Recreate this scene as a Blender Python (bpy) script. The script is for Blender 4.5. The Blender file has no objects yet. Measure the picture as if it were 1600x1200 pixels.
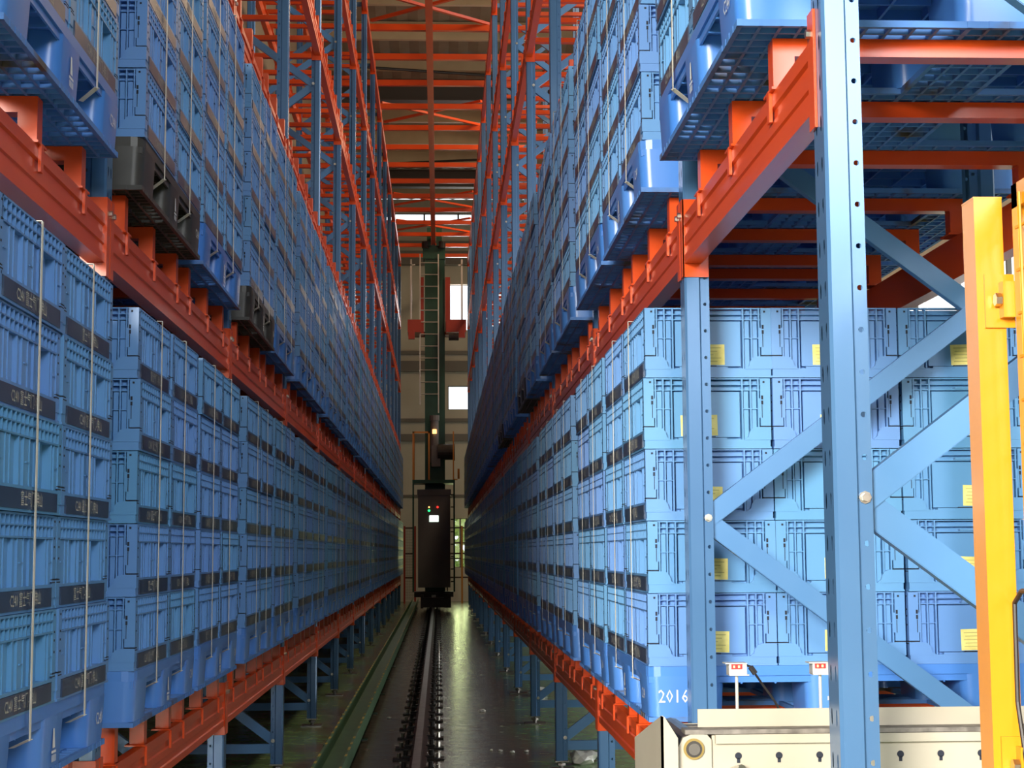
import bpy, bmesh, math, random
from mathutils import Matrix, Vector
random.seed(7)
scene = bpy.context.scene
COL = scene.collection

# ------------------------------------------------------------------ camera
F_PX, PITCH, YAW, ROLL, CAM_H = 2510.0, 0.1045, 0.0456, -0.006, 1.367
cam_data = bpy.data.cameras.new('camera')
cam_data.sensor_fit = 'HORIZONTAL'
cam_data.sensor_width = 36.0
cam_data.lens = F_PX / 1600.0 * 36.0
cam_data.clip_start = 0.05
cam_data.clip_end = 300
cam = bpy.data.objects.new('camera', cam_data)
COL.objects.link(cam)
_F = Vector((math.sin(YAW)*math.cos(PITCH), math.cos(YAW)*math.cos(PITCH), math.sin(PITCH)))
_R0 = Vector((math.cos(YAW), -math.sin(YAW), 0)); _U0 = _R0.cross(_F)
_R = _R0*math.cos(ROLL) + _U0*math.sin(ROLL); _U = _U0*math.cos(ROLL) - _R0*math.sin(ROLL)
_m = Matrix.Identity(4)
for i in range(3):
    _m[i][0], _m[i][1], _m[i][2] = _R[i], _U[i], -_F[i]
_m[2][3] = CAM_H
cam.matrix_world = _m
scene.camera = cam

def to_px(x, y, z):
    p = Vector((x, y, z-CAM_H)); d = p.dot(_F)
    if d < 0.3: return None
    return 800 + F_PX*p.dot(_R)/d, 600 - F_PX*p.dot(_U)/d

# ------------------------------------------------------------------ world, lights, exposure
w = bpy.data.worlds.new('overcast_sky'); scene.world = w; w.use_nodes = True
bg = w.node_tree.nodes['Background']
bg.inputs['Color'].default_value = (0.90, 0.96, 1.0, 1); bg.inputs['Strength'].default_value = 1.6

def area(name, loc, target, sx, sy, power, color=(1, 1, 1), spread=180):
    d = bpy.data.lights.new(name, 'AREA'); d.shape = 'RECTANGLE'; d.size = sx; d.size_y = sy
    d.energy = power; d.color = color; d.spread = math.radians(spread)
    o = bpy.data.objects.new(name, d); COL.objects.link(o); o.location = loc
    o.rotation_euler = (Vector(target)-Vector(loc)).to_track_quat('-Z', 'Z').to_euler()
    return o
# daylight through the openings the hall has: the high windows behind the camera, the ribbon window on the right, the back windows; and warm lamps under the roof
area('high_window_daylight', (-4.9, -8.8, 4.1), (0.9, 3.6, -2.6), 4.2, 3.6, 1300, (1.0, 0.92, 0.80), 80)
area('front_window_daylight', (3.4, -8.8, 5.9), (0.2, 4, -1.0), 4.0, 3.0, 400, (0.92, 0.96, 1.0), 110)
area('ribbon_window_daylight', (6.9, 21, 4.4), (0, 21, 4.0), 44, 1.6, 900, (1.0, 0.98, 0.94))
area('low_window_daylight', (6.9, 12, 1.6), (0, 12, 0.6), 18, 1.5, 800, (1.0, 0.98, 0.94))
area('back_window_daylight', (.69, 46.22, 1.65), (.60, 20, 0.0), .5, 1.35, 22, (0.86, 1.0, 0.45))
area('upper_back_window_daylight', (1.3, 46.22, 8.4), (0.2, 20, 4.0), 2.1, 1.3, 120, (1.0, 0.98, 0.95))
for ysk in (10, 18, 27, 36):
    area('high_bay_lamp', (3.0, ysk, 10.9), (1.0, ysk, 3.0), 1.2, 4.0, 280, (1.0, 0.74, 0.46))
vs = scene.view_settings
vs.view_transform = 'Standard'; vs.look = 'None'; vs.gamma = 1.0; vs.use_curve_mapping = False
vs.exposure = 0.0

# ------------------------------------------------------------------ materials
def lin(r, g, b):
    f = lambda c: (c/255/12.92) if c/255 <= 0.04045 else ((c/255+0.055)/1.055)**2.4
    return (f(r), f(g), f(b), 1)
def mat(name, c1, c2=None, rough=0.5, metal=0.0, scale=6.0, rand=None, bump=0.0, spec=0.5, stretch=(1, 1, 1), lo=0.35, hi=0.7):
    m = bpy.data.materials.new(name); m.use_nodes = True
    nt = m.node_tree; b = nt.nodes['Principled BSDF']
    b.inputs['Roughness'].default_value = rough; b.inputs['Metallic'].default_value = metal
    b.inputs['Specular IOR Level'].default_value = spec
    tc = nt.nodes.new('ShaderNodeTexCoord'); mp = nt.nodes.new('ShaderNodeMapping')
    mp.inputs['Scale'].default_value = stretch
    geo = nt.nodes.new('ShaderNodeNewGeometry')
    nt.links.new(geo.outputs['Position'], mp.inputs['Vector'])
    nz = nt.nodes.new('ShaderNodeTexNoise'); nz.inputs['Scale'].default_value = scale; nz.inputs['Detail'].default_value = 4
    nt.links.new(mp.outputs['Vector'], nz.inputs['Vector'])
    rp = nt.nodes.new('ShaderNodeValToRGB')
    rp.color_ramp.elements[0].position = lo; rp.color_ramp.elements[1].position = hi
    rp.color_ramp.elements[0].color = c1; rp.color_ramp.elements[1].color = c2 or c1
    nt.links.new(nz.outputs['Fac'], rp.inputs['Fac'])
    out = rp.outputs['Color']
    if rand:
        oi = nt.nodes.new('ShaderNodeObjectInfo'); mx = nt.nodes.new('ShaderNodeMix'); mx.data_type = 'RGBA'
        rr = nt.nodes.new('ShaderNodeValToRGB'); rr.color_ramp.interpolation = 'LINEAR'
        rr.color_ramp.elements[0].color = rand[0]; rr.color_ramp.elements[1].color = rand[1]
        nt.links.new(oi.outputs['Random'], rr.inputs['Fac'])
        mx.inputs['Factor'].default_value = 0.6
        nt.links.new(out, mx.inputs[6]); nt.links.new(rr.outputs['Color'], mx.inputs[7]); out = mx.outputs[2]
    nt.links.new(out, b.inputs['Base Color'])
    if bump:
        bp = nt.nodes.new('ShaderNodeBump'); bp.inputs['Strength'].default_value = bump; bp.inputs['Distance'].default_value = 0.02
        nt.links.new(nz.outputs['Fac'], bp.inputs['Height']); nt.links.new(bp.outputs['Normal'], b.inputs['Normal'])
    return m
def emit(name, c, s):
    m = bpy.data.materials.new(name); m.use_nodes = True; b = m.node_tree.nodes['Principled BSDF']
    b.inputs['Base Color'].default_value = c; b.inputs['Emission Color'].default_value = c; b.inputs['Emission Strength'].default_value = s
    return m
M = {}
M['crate'] = mat('blue_crate_plastic', (0.095, 0.265, 0.53, 1), (0.12, 0.30, 0.57, 1), 0.36, scale=3, rand=((0.09, 0.285, 0.52, 1), (0.115, 0.235, 0.60, 1)))
M['crate_far'] = mat('blue_crate_plastic_row', (0.092, 0.275, 0.53, 1), (0.115, 0.24, 0.59, 1), 0.36, scale=1.1, lo=0.42, hi=0.6)
M['slot'] = mat('dark_slot', (0.01, 0.015, 0.03, 1), rough=0.8)
M['strip'] = mat('dark_label_strip', (0.026, 0.043, 0.085, 1), (0.043, 0.066, 0.12, 1), 0.30, scale=9)
M['ink'] = mat('faded_print', (0.50, 0.50, 0.44, 1), (0.30, 0.31, 0.30, 1), 0.7, scale=14)
M['white_ink'] = mat('white_print', (0.75, 0.78, 0.8, 1), (0.6, 0.65, 0.7, 1), 0.7, scale=20)
M['paper'] = mat('yellow_paper', lin(238, 230, 150), lin(215, 205, 120), 0.8, scale=25)
M['paper_print'] = mat('paper_print', lin(185, 178, 110), rough=0.9)
M['pallet'] = mat('blue_pallet_plastic', (0.055, 0.19, 0.62, 1), (0.075, 0.24, 0.66, 1), 0.33, scale=3, rand=((0.05, 0.20, 0.62, 1), (0.09, 0.24, 0.60, 1)))
M['pallet_dirt'] = mat('pallet_underside', (0.06, 0.19, 0.52, 1), (0.075, 0.06, 0.05, 1), 0.6, scale=5, lo=0.55, hi=0.68)
M['pallet_black'] = mat('black_pallet_plastic', (0.022, 0.021, 0.018, 1), (0.055, 0.05, 0.042, 1), 0.45, scale=5)
M['post'] = mat('blue_painted_steel', (0.060, 0.150, 0.315, 1), (0.072, 0.17, 0.34, 1), 0.25, metal=0.15, scale=2.5)
M['brace'] = mat('blue_brace_steel', (0.075, 0.20, 0.42, 1), (0.09, 0.22, 0.44, 1), 0.3, metal=0.1, scale=4)
M['orange'] = mat('orange_painted_steel', (0.62, 0.060, 0.006, 1), (0.68, 0.075, 0.009, 1), 0.28, scale=3)
M['bolt'] = mat('zinc_bolt', (0.55, 0.54, 0.5, 1), rough=0.3, metal=1)
M['strap'] = mat('white_strapping', (0.74, 0.72, 0.64, 1), (0.64, 0.62, 0.54, 1), 0.4, scale=8)
M['beige'] = mat('beige_powder_coat', lin(172, 166, 152), lin(165, 158, 143), 0.45, scale=4)
M['belt'] = mat('grey_chain_track', (0.10, 0.09, 0.08, 1), (0.22, 0.20, 0.18, 1), 0.6, scale=40)
M['yellow'] = mat('yellow_powder_coat', (0.72, 0.275, 0.012, 1), (0.69, 0.26, 0.010, 1), 0.32, scale=3)
M['brass'] = mat('brass_ring', (0.50, 0.36, 0.13, 1), rough=0.35, metal=0.9)
M['steel'] = mat('worn_steel', (0.30, 0.29, 0.28, 1), (0.22, 0.2, 0.19, 1), 0.35, metal=0.9, scale=12)
M['rust'] = mat('rusty_rail_steel', (0.085, 0.04, 0.028, 1), (0.05, 0.032, 0.026, 1), 0.6, scale=12)
M['dark'] = mat('dark_iron', (0.02, 0.018, 0.017, 1), (0.035, 0.03, 0.027, 1), 0.55, scale=10)
M['silver'] = mat('silver_enclosure', (0.62, 0.62, 0.6, 1), rough=0.35, metal=0.4)
M['cable'] = mat('black_cable', (0.015, 0.014, 0.016, 1), rough=0.5)
M['green'] = mat('green_painted_steel', (0.012, 0.065, 0.04, 1), (0.016, 0.08, 0.05, 1), 0.4, scale=4)
M['duct'] = mat('green_guide_channel', (0.06, 0.16, 0.08, 1), (0.08, 0.19, 0.09, 1), 0.4, scale=5)
M['dash'] = mat('yellow_wear_marks', (0.62, 0.48, 0.10, 1), (0.45, 0.37, 0.10, 1), 0.5, scale=9)
M['cabinet'] = mat('dark_grey_cabinet', (0.15, 0.14, 0.142, 1), (0.17, 0.16, 0.158, 1), 0.45, scale=3)
M['red'] = mat('red_painted_steel', (0.34, 0.035, 0.018, 1), rough=0.4)
M['wall'] = mat('cream_wall_panel', lin(205, 198, 178), lin(196, 188, 166), 0.7, scale=1.5)
M['added_wall'] = mat('brown_added_wall_panel', lin(126, 112, 94), lin(116, 102, 86), 0.7, scale=1.5)
M['girt'] = mat('grey_girt', lin(120, 114, 104), rough=0.6)
M['roof'] = mat('roof_sheet', lin(150, 138, 118), lin(140, 128, 108), 0.7, scale=2)
M['purlin'] = mat('cream_purlin', lin(196, 176, 140), lin(182, 162, 128), 0.6, scale=2)
M['rafter'] = mat('dark_rafter', lin(70, 62, 55), rough=0.6)
M['aluminium'] = mat('ladder_aluminium', (0.6, 0.58, 0.53, 1), rough=0.35, metal=0.6)
M['platform_orange'] = mat('orange_handrail', (0.55, 0.20, 0.02, 1), rough=0.4)
M['litter'] = mat('clear_wrap_litter', (0.7, 0.72, 0.68, 1), rough=0.25)
M['leaf'] = mat('hedge_green', (0.55, 0.70, 0.25, 1), (0.62, 0.75, 0.35, 1), 0.6, scale=9)
M['ground'] = mat('outside_ground', (0.35, 0.36, 0.30, 1), rough=0.9)
M['led_white'] = emit('lit_screen', (0.8, 1.0, 0.85, 1), 4.0)
M['led_green'] = emit('green_lamp', (0.02, 0.9, 0.2, 1), 3.0)
M['led_red'] = emit('red_lamp', (0.9, 0.03, 0.02, 1), 2.0)
M['led_orange'] = emit('orange_lamp', (1.0, 0.5, 0.15, 1), 3.0)
M['display'] = emit('red_display', (0.75, 0.015, 0.02, 1), 0.7)
M['glass'] = None
def glass():
    m = bpy.data.materials.new('window_glass'); m.use_nodes = True; nt = m.node_tree
    for n in list(nt.nodes): nt.nodes.remove(n)
    o = nt.nodes.new('ShaderNodeOutputMaterial'); mx = nt.nodes.new('ShaderNodeMixShader')
    t = nt.nodes.new('ShaderNodeBsdfTransparent'); g = nt.nodes.new('ShaderNodeBsdfGlossy'); g.inputs['Roughness'].default_value = 0.05
    mx.inputs[0].default_value = 0.06
    nt.links.new(t.outputs[0], mx.inputs[1]); nt.links.new(g.outputs[0], mx.inputs[2]); nt.links.new(mx.outputs[0], o.inputs[0])
    return m
M['glass'] = glass()
def floor_material():
    m = bpy.data.materials.new('worn_green_floor'); m.use_nodes = True; nt = m.node_tree; b = nt.nodes['Principled BSDF']
    geo = nt.nodes.new('ShaderNodeNewGeometry')
    n1 = nt.nodes.new('ShaderNodeTexNoise'); n1.inputs['Scale'].default_value = 1.1; n1.inputs['Detail'].default_value = 6
    n2 = nt.nodes.new('ShaderNodeTexNoise'); n2.inputs['Scale'].default_value = 9; n2.inputs['Detail'].default_value = 5
    nt.links.new(geo.outputs['Position'], n1.inputs['Vector']); nt.links.new(geo.outputs['Position'], n2.inputs['Vector'])
    sx = nt.nodes.new('ShaderNodeSeparateXYZ'); nt.links.new(geo.outputs['Position'], sx.inputs[0])
    # dirt trodden along the aisle: |x + 0.14| against 0.75, broken up by noise
    def math_(op, a, bb=None, v=None):
        n = nt.nodes.new('ShaderNodeMath'); n.operation = op
        nt.links.new(a, n.inputs[0])
        if bb is not None: nt.links.new(bb, n.inputs[1])
        elif v is not None: n.inputs[1].default_value = v
        return n.outputs[0]
    d = math_('ABSOLUTE', math_('ADD', sx.outputs['X'], v=0.12))
    d = math_('SUBTRACT', d, v=0.80)
    d = math_('ADD', d, math_('MULTIPLY', math_('SUBTRACT', n1.outputs['Fac'], v=0.5), v=1.3))
    r = nt.nodes.new('ShaderNodeMapRange'); r.inputs['From Min'].default_value = -0.12; r.inputs['From Max'].default_value = 0.18
    nt.links.new(d, r.inputs['Value'])
    g = nt.nodes.new('ShaderNodeValToRGB'); g.color_ramp.elements[0].position = 0.35; g.color_ramp.elements[1].position = 0.65
    g.color_ramp.elements[0].color = (0.13, 0.25, 0.105, 1); g.color_ramp.elements[1].color = (0.22, 0.34, 0.17, 1)
    nt.links.new(n2.outputs['Fac'], g.inputs['Fac'])
    k = nt.nodes.new('ShaderNodeValToRGB'); k.color_ramp.elements[0].position = 0.3; k.color_ramp.elements[1].position = 0.7
    k.color_ramp.elements[0].color = (0.11, 0.09, 0.07, 1); k.color_ramp.elements[1].color = (0.21, 0.185, 0.135, 1)
    nt.links.new(n2.outputs['Fac'], k.inputs['Fac'])
    mx = nt.nodes.new('ShaderNodeMix'); mx.data_type = 'RGBA'
    nt.links.new(r.outputs[0], mx.inputs[0]); nt.links.new(k.outputs[0], mx.inputs[6]); nt.links.new(g.outputs[0], mx.inputs[7])
    nt.links.new(mx.outputs[2], b.inputs['Base Color'])
    rr = nt.nodes.new('ShaderNodeMapRange'); rr.inputs['To Min'].default_value = 0.12; rr.inputs['To Max'].default_value = 0.34
    nt.links.new(n2.outputs['Fac'], rr.inputs['Value']); nt.links.new(rr.outputs[0], b.inputs['Roughness'])
    bp = nt.nodes.new('ShaderNodeBump'); bp.inputs['Strength'].default_value = 0.12; bp.inputs['Distance'].default_value = 0.01
    nt.links.new(n2.outputs['Fac'], bp.inputs['Height']); nt.links.new(bp.outputs['Normal'], b.inputs['Normal'])
    return m
M['floor'] = floor_material()

# ------------------------------------------------------------------ mesh helpers
class MB:
    def __init__(self): self.v = []; self.f = []; self.mi = []
    def poly(self, pts, faces, mi=0):
        n = len(self.v); self.v += [tuple(p) for p in pts]
        for f in faces: self.f.append(tuple(n+i for i in f)); self.mi.append(mi)
        return self
    def box(self, x0, x1, y0, y1, z0, z1, mi=0):
        if x0 > x1: x0, x1 = x1, x0
        if y0 > y1: y0, y1 = y1, y0
        return self.poly([(x0,y0,z0),(x1,y0,z0),(x1,y1,z0),(x0,y1,z0),(x0,y0,z1),(x1,y0,z1),(x1,y1,z1),(x0,y1,z1)],
            [(0,3,2,1),(4,5,6,7),(0,1,5,4),(1,2,6,5),(2,3,7,6),(3,0,4,7)], mi)
    def prism(self, pts, axis, a, b, mi=0):
        # pts: 2D polygon; axis: extrusion axis; the other two axes follow in order x,y,z
        def p3(p, t):
            return (t, p[0], p[1]) if axis == 'x' else (p[0], t, p[1]) if axis == 'y' else (p[0], p[1], t)
        n = len(pts); vs_ = [p3(p, a) for p in pts] + [p3(p, b) for p in pts]
        fs = [tuple(range(n)), tuple(range(2*n-1, n-1, -1))] + [(i, (i+1) % n, n+(i+1) % n, n+i) for i in range(n)]
        return self.poly(vs_, fs, mi)
    def cyl(self, p0, p1, r, n=10, mi=0, r1=None):
        p0, p1 = Vector(p0), Vector(p1); d = (p1-p0).normalized()
        a = d.orthogonal().normalized(); b = d.cross(a); r1 = r if r1 is None else r1
        v = [p0+(a*math.cos(2*math.pi*i/n)+b*math.sin(2*math.pi*i/n))*r for i in range(n)] + \
            [p1+(a*math.cos(2*math.pi*i/n)+b*math.sin(2*math.pi*i/n))*r1 for i in range(n)]
        return self.poly(v, [tuple(range(n-1, -1, -1)), tuple(range(n, 2*n))] + [(i, (i+1) % n, n+(i+1) % n, n+i) for i in range(n)], mi)
    def bar(self, p0, p1, w, h, up=(0, 0, 1), mi=0):
        p0, p1 = Vector(p0), Vector(p1); d = (p1-p0).normalized()
        s = d.cross(Vector(up)).normalized()*(w/2); t = s.cross(d).normalized()*(h/2)
        v = [p+q for p in (p0, p1) for q in (-s-t, s-t, s+t, -s+t)]
        return self.poly(v, [(0,1,2,3),(7,6,5,4),(0,4,5,1),(1,5,6,2),(2,6,7,3),(3,7,4,0)], mi)
    def tube(self, pts, r, n=6, mi=0):
        for a, b in zip(pts[:-1], pts[1:]): self.cyl(a, b, r, n, mi)
        return self
    def add(self, o, dx=0, dy=0, dz=0, rot=False, mi=None):
        n = len(self.v); s = -1 if rot else 1
        self.v += [(s*x+dx, s*y+dy, z+dz) for x, y, z in o.v]
        self.f += [tuple(n+i for i in f) for f in o.f]; self.mi += list(o.mi) if mi is None else [mi]*len(o.f)
        return self
    def mirror(self):
        o = MB(); o.v = [(-x, y, z) for x, y, z in self.v]; o.f = [tuple(reversed(f)) for f in self.f]; o.mi = list(self.mi); return o
    def mesh(self, name, mats, fix=True, smooth=False):
        me = bpy.data.meshes.new(name); me.from_pydata(self.v, [], self.f)
        for m in (mats if isinstance(mats, (list, tuple)) else [mats]): me.materials.append(M[m])
        if any(self.mi): me.polygons.foreach_set('material_index', self.mi)
        if fix:
            bm = bmesh.new(); bm.from_mesh(me); bmesh.ops.recalc_face_normals(bm, faces=bm.faces); bm.to_mesh(me); bm.free()
        if smooth: me.shade_smooth(); me.set_sharp_from_angle(angle=math.radians(32))
        me.update(); return me
def put(name, me, parent=None, loc=(0, 0, 0), rz=0.0, **props):
    o = bpy.data.objects.new(name, me); COL.objects.link(o)
    if parent is not None: o.parent = parent
    o.location = loc; o.rotation_euler = (0, 0, rz)
    for k, v in props.items(): o[k] = v
    return o
def thing(name, loc, label, category, group=None, rz=0.0):
    o = put(name, None, None, loc, rz, label=label, category=category)
    if group: o['group'] = group
    return o
ORD = ['first', 'second', 'third', 'fourth', 'fifth', 'sixth', 'seventh', 'eighth', 'ninth', 'tenth', 'eleventh', 'twelfth', 'thirteenth',
       'fourteenth', 'fifteenth', 'sixteenth', 'seventeenth', 'eighteenth', 'nineteenth', 'twentieth', 'twenty-first', 'twenty-second',
       'twenty-third', 'twenty-fourth', 'twenty-fifth', 'twenty-sixth', 'twenty-seventh', 'twenty-eighth', 'twenty-ninth', 'thirtieth']
def text_mesh(s, size, m, name='lettering', squeeze=1.0, centre=True):
    c = bpy.data.curves.new(name, 'FONT'); c.body = s; c.size = size; c.resolution_u = 1
    c.align_x = 'CENTER' if centre else 'LEFT'; c.align_y = 'CENTER'
    o = bpy.data.objects.new(name, c); COL.objects.link(o)
    dg = bpy.context.evaluated_depsgraph_get(); dg.update()
    me = bpy.data.meshes.new_from_object(o.evaluated_get(dg))
    bpy.data.objects.remove(o); bpy.data.curves.remove(c)
    me.materials.clear(); me.materials.append(M[m]); me.name = name
    return me
def turned(me, mode, squeeze=1.0):
    # flat text in XY -> standing: 'front' faces -Y and reads along +X; 'aisle' faces -X and reads along -Y
    me = me.copy()
    for v in me.vertices:
        x, y = v.co.x*squeeze, v.co.y
        v.co = (x, 0, y) if mode == 'front' else (0, -x, y)
    me.update(); return me

# ------------------------------------------------------------------ layout numbers
XCR, XPR, XCL, XPL = 0.631, 0.731, -0.908, -0.980      # crate faces and post faces, right and left
F0, P, NB, YA = 4.70, 2.78, 13, 2.95                    # first regular frame, bay pitch, bays, the near frame
POST_W, POST_D, FD = 0.09, 0.075, 0.95                  # post along the aisle, post depth, frame depth
ZC = [0.55+1.63*n for n in range(6)]                    # beam connector bottoms
BH, PH = 0.22, 0.166                                    # crate and pallet heights
XW_L, XW_R, Y_FRONT, Y_BACK, Z_ROOF = -7.2, 7.2, -9.0, 46.0, 11.6
def S(name, me, **k):
    return put(name, me, kind='structure', **k)

# ------------------------------------------------------------------ the hall
S('floor', MB().box(XW_L, XW_R, Y_FRONT, Y_BACK, -0.2, 0).mesh('floor', 'floor'))
put('outside_ground', MB().box(-40, 40, Y_BACK+0.3, 90, -0.3, -0.05).mesh('outside_ground', 'ground'), kind='structure')
def wall_with_holes(along, fixed, a0, a1, z0, z1, holes, th):
    # wall slab pieces around rectangular holes (u0,u1,v0,v1); along = 'x' or 'y'
    us = sorted({a0, a1, *[h[0] for h in holes], *[h[1] for h in holes]}); zs = sorted({z0, z1, *[h[2] for h in holes], *[h[3] for h in holes]})
    b = MB()
    for i in range(len(us)-1):
        for j in range(len(zs)-1):
            uc, zc = (us[i]+us[i+1])/2, (zs[j]+zs[j+1])/2
            if any(h[0] < uc < h[1] and h[2] < zc < h[3] for h in holes): continue
            if along == 'x': b.box(us[i], us[i+1], fixed, fixed+th, zs[j], zs[j+1])
            else: b.box(fixed, fixed+th, us[i], us[i+1], zs[j], zs[j+1])
    return b
back_holes = [(0.22, 2.4, 7.75, 9.1), (0.25, 1.0, 5.45, 6.15), (0.42, 0.95, 0.95, 2.35), (-2.4, 5.5, 10.92, 11.2)]
S('wall_back', wall_with_holes('x', Y_BACK, XW_L, XW_R, 0, Z_ROOF, back_holes, 0.25).mesh('wall_back', 'wall'))
right_holes = [(2, 44, 3.5, 5.2), (3, 21, 0.8, 2.3)]
S('wall_right', wall_with_holes('y', XW_R, Y_FRONT, Y_BACK, 0, Z_ROOF, right_holes, 0.25).mesh('wall_right', 'wall'))
S('wall_left_added', MB().box(-2.85, -2.6, 1.5, Y_BACK, 0, Z_ROOF).mesh('wall_left_added', 'added_wall'))  # partition added to keep the space under and behind the left rack dark
S('wall_front_left', MB().box(XW_L-0.25, XW_L, Y_FRONT, 1.5, 0, Z_ROOF).box(XW_L-0.25, -2.6, 1.5, 1.75, 0, Z_ROOF).mesh('wall_front_left', 'wall'))
front_holes = [(-7.0, -2.8, 2.3, 5.9), (1.4, 5.4, 4.4, 7.4)]
S('wall_front', wall_with_holes('x', Y_FRONT-0.25, XW_L, XW_R, 0, Z_ROOF, front_holes, 0.25).mesh('wall_front', 'wall'))
wn = 0
def window(along, fixed, u0, u1, z0, z1, nu, nv):
    global wn; wn += 1
    b = MB(); t = 0.05
    def bx(a0, a1, c0, c1):
        if along == 'x': b.box(a0, a1, fixed+0.06, fixed+0.12, c0, c1)
        else: b.box(fixed+0.06, fixed+0.12, a0, a1, c0, c1)
    for i in range(nu+1):
        u = u0+(u1-u0)*i/nu; bx(max(u0, u-t/2), min(u1, u+t/2), z0, z1)
    for j in range(nv+1):
        z = z0+(z1-z0)*j/nv; bx(u0, u1, max(z0, z-t/2), min(z1, z+t/2))
    o = S('window_%d' % wn, b.mesh('window_frame', 'girt'))
    for i in range(nu):
        for j in range(nv):
            a0, a1 = u0+(u1-u0)*i/nu, u0+(u1-u0)*(i+1)/nu; c0, c1 = z0+(z1-z0)*j/nv, z0+(z1-z0)*(j+1)/nv
            g = MB()
            if along == 'x': g.box(a0, a1, fixed+0.085, fixed+0.091, c0, c1)
            else: g.box(fixed+0.085, fixed+0.091, a0, a1, c0, c1)
            put('pane', g.mesh('pane', 'glass'), o)
window('x', Y_BACK, *back_holes[0], 2, 1); window('x', Y_BACK, *back_holes[1], 1, 1)
window('x', Y_BACK, *back_holes[2], 3, 2); window('x', Y_BACK, *back_holes[3], 8, 1)
window('y', XW_R, *right_holes[0], 21, 1); window('y', XW_R, *right_holes[1], 9, 1)
# girts and pipes on the back wall
for k, (z0, z1, d) in enumerate([(2.95, 3.02, .05), (4.55, 4.75, .12), (5.1, 5.2, .1), (6.55, 6.85, .15), (7.05, 7.15, .1), (9.65, 10.05, .2), (10.25, 10.35, .12)]):
    S('trim_%d' % (k+1), MB().box(XW_L, XW_R, Y_BACK-d, Y_BACK, z0, z1).mesh('wall_girt', 'girt'))
# roof: sheets between the purlins, purlins, two rafters
roof = S('ceiling', MB().box(XW_L, XW_R, Y_FRONT, 2, Z_ROOF, Z_ROOF+0.15).mesh('roof_slab', 'roof'))
PUR = 2.0
sheet = MB(); nx = 72
prof = []
for i in range(nx+1):
    prof.append((XW_L+(XW_R-XW_L)*i/nx, Z_ROOF+(0.03 if i % 2 else 0.0)))
sheet.poly([(x, 0, z) for x, z in prof]+[(x, PUR, z) for x, z in prof], [(i, i+1, nx+2+i, nx+1+i) for i in range(nx)])
sheet.box(XW_L, XW_R, 0, PUR, Z_ROOF+0.06, Z_ROOF+0.12)
sheet_me = sheet.mesh('roof_sheet', 'roof', fix=False)
pur_me = MB().box(XW_L, XW_R, -0.01, 0.01, Z_ROOF-0.34, Z_ROOF-0.01).box(XW_L, XW_R, 0.01, 0.09, Z_ROOF-0.34, Z_ROOF-0.32).box(XW_L, XW_R, -0.08, -0.01, Z_ROOF-0.03, Z_ROOF-0.01).mesh('roof_purlin', 'purlin')
raf_me = MB().box(XW_L, XW_R, -0.12, 0.12, Z_ROOF-0.80, Z_ROOF-0.77).box(XW_L, XW_R, -0.01, 0.01, Z_ROOF-0.78, Z_ROOF-0.36).box(XW_L, XW_R, -0.12, 0.12, Z_ROOF-0.37, Z_ROOF-0.35).mesh('roof_rafter', 'rafter')
y = 2.0; k = 0
while y < Y_BACK-0.01:
    put('roof_sheet', sheet_me, roof, (0, y, 0)); put('roof_purlin', pur_me, roof, (0, y+0.3, 0))
    if k % 4 == 3: put('roof_rafter', raf_me, roof, (0, y+1.0, 0))
    y += PUR; k += 1
hedge = MB()
for i in range(160):
    x = random.uniform(-0.6, 3.2); yy = random.uniform(0, 1.2); z = random.uniform(0.0, 2.6); r = random.uniform(.18, .4)
    hedge.cyl((x, yy, z), (x+random.uniform(-.2, .2), yy+random.uniform(-.2, .2), z+r), r, 6, 0, r*0.3)
put('hedge', hedge.mesh('hedge', 'leaf'), None, (0, Y_BACK+3.0, -0.05), label='sunlit green hedge seen through the low window in the back wall', category='hedge')

# ------------------------------------------------------------------ rack posts and frames
def holed_strip(b, p, q, z0, n, pitch, holes):
    # vertical sheet from p to q (xy), n cells of pitch high; holes: list of (t centre 0..1, half width, half height)
    L = math.hypot(q[0]-p[0], q[1]-p[1]); k = len(holes)
    for j in range(n):
        for h, (tc, hw, hh) in enumerate(holes):
            t0, t1 = h/k, (h+1)/k; za, zb_ = z0+j*pitch, z0+(j+1)*pitch; zc = (za+zb_)/2
            def P3(t, z): return (p[0]+(q[0]-p[0])*t, p[1]+(q[1]-p[1])*t, z)
            tm = (t0+t1)/2
            outer = [(t0, za), (tm, za), (t1, za), (t1, zc), (t1, zb_), (tm, zb_), (t0, zb_), (t0, zc)]
            ang = [225, 270, 315, 0, 45, 90, 135, 180]
            inner = [(tc+hw/L*math.cos(math.radians(a)), zc+hh*math.sin(math.radians(a))) for a in ang]
            b.poly([P3(*o) for o in outer]+[P3(*i) for i in inner], [(i, (i+1) % 8, 8+(i+1) % 8, 8+i) for i in range(8)])
ZP0, ZP1, HP = 0.06, 8.94, 0.08
def post_mesh():
    b = MB(); n = int(round((ZP1-ZP0)/HP))
    pts = [(.066, .018), (.075, .012), (.049, .012), (.043, .0), (.006, .0), (.0, .006), (.0, .084), (.006, .09), (.043, .09), (.049, .078), (.075, .078), (.066, .072)]
    for i in range(len(pts)-1):
        p, q = pts[i], pts[i+1]
        if i in (1, 9): holed_strip(b, p, q, ZP0, n, HP, [(.5, .0055, .0055)])
        elif i == 5: holed_strip(b, p, q, ZP0, n, HP, [(.27, .0045, .016), (.73, .0045, .016)])
        else: b.poly([(p[0], p[1], ZP0), (q[0], q[1], ZP0), (q[0], q[1], ZP0+n*HP), (p[0], p[1], ZP0+n*HP)], [(0, 1, 2, 3)])
    return b
pm = post_mesh()
POST = {1: pm.mesh('post', 'post', fix=False), -1: pm.mirror().mesh('post', 'post', fix=False)}
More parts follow.
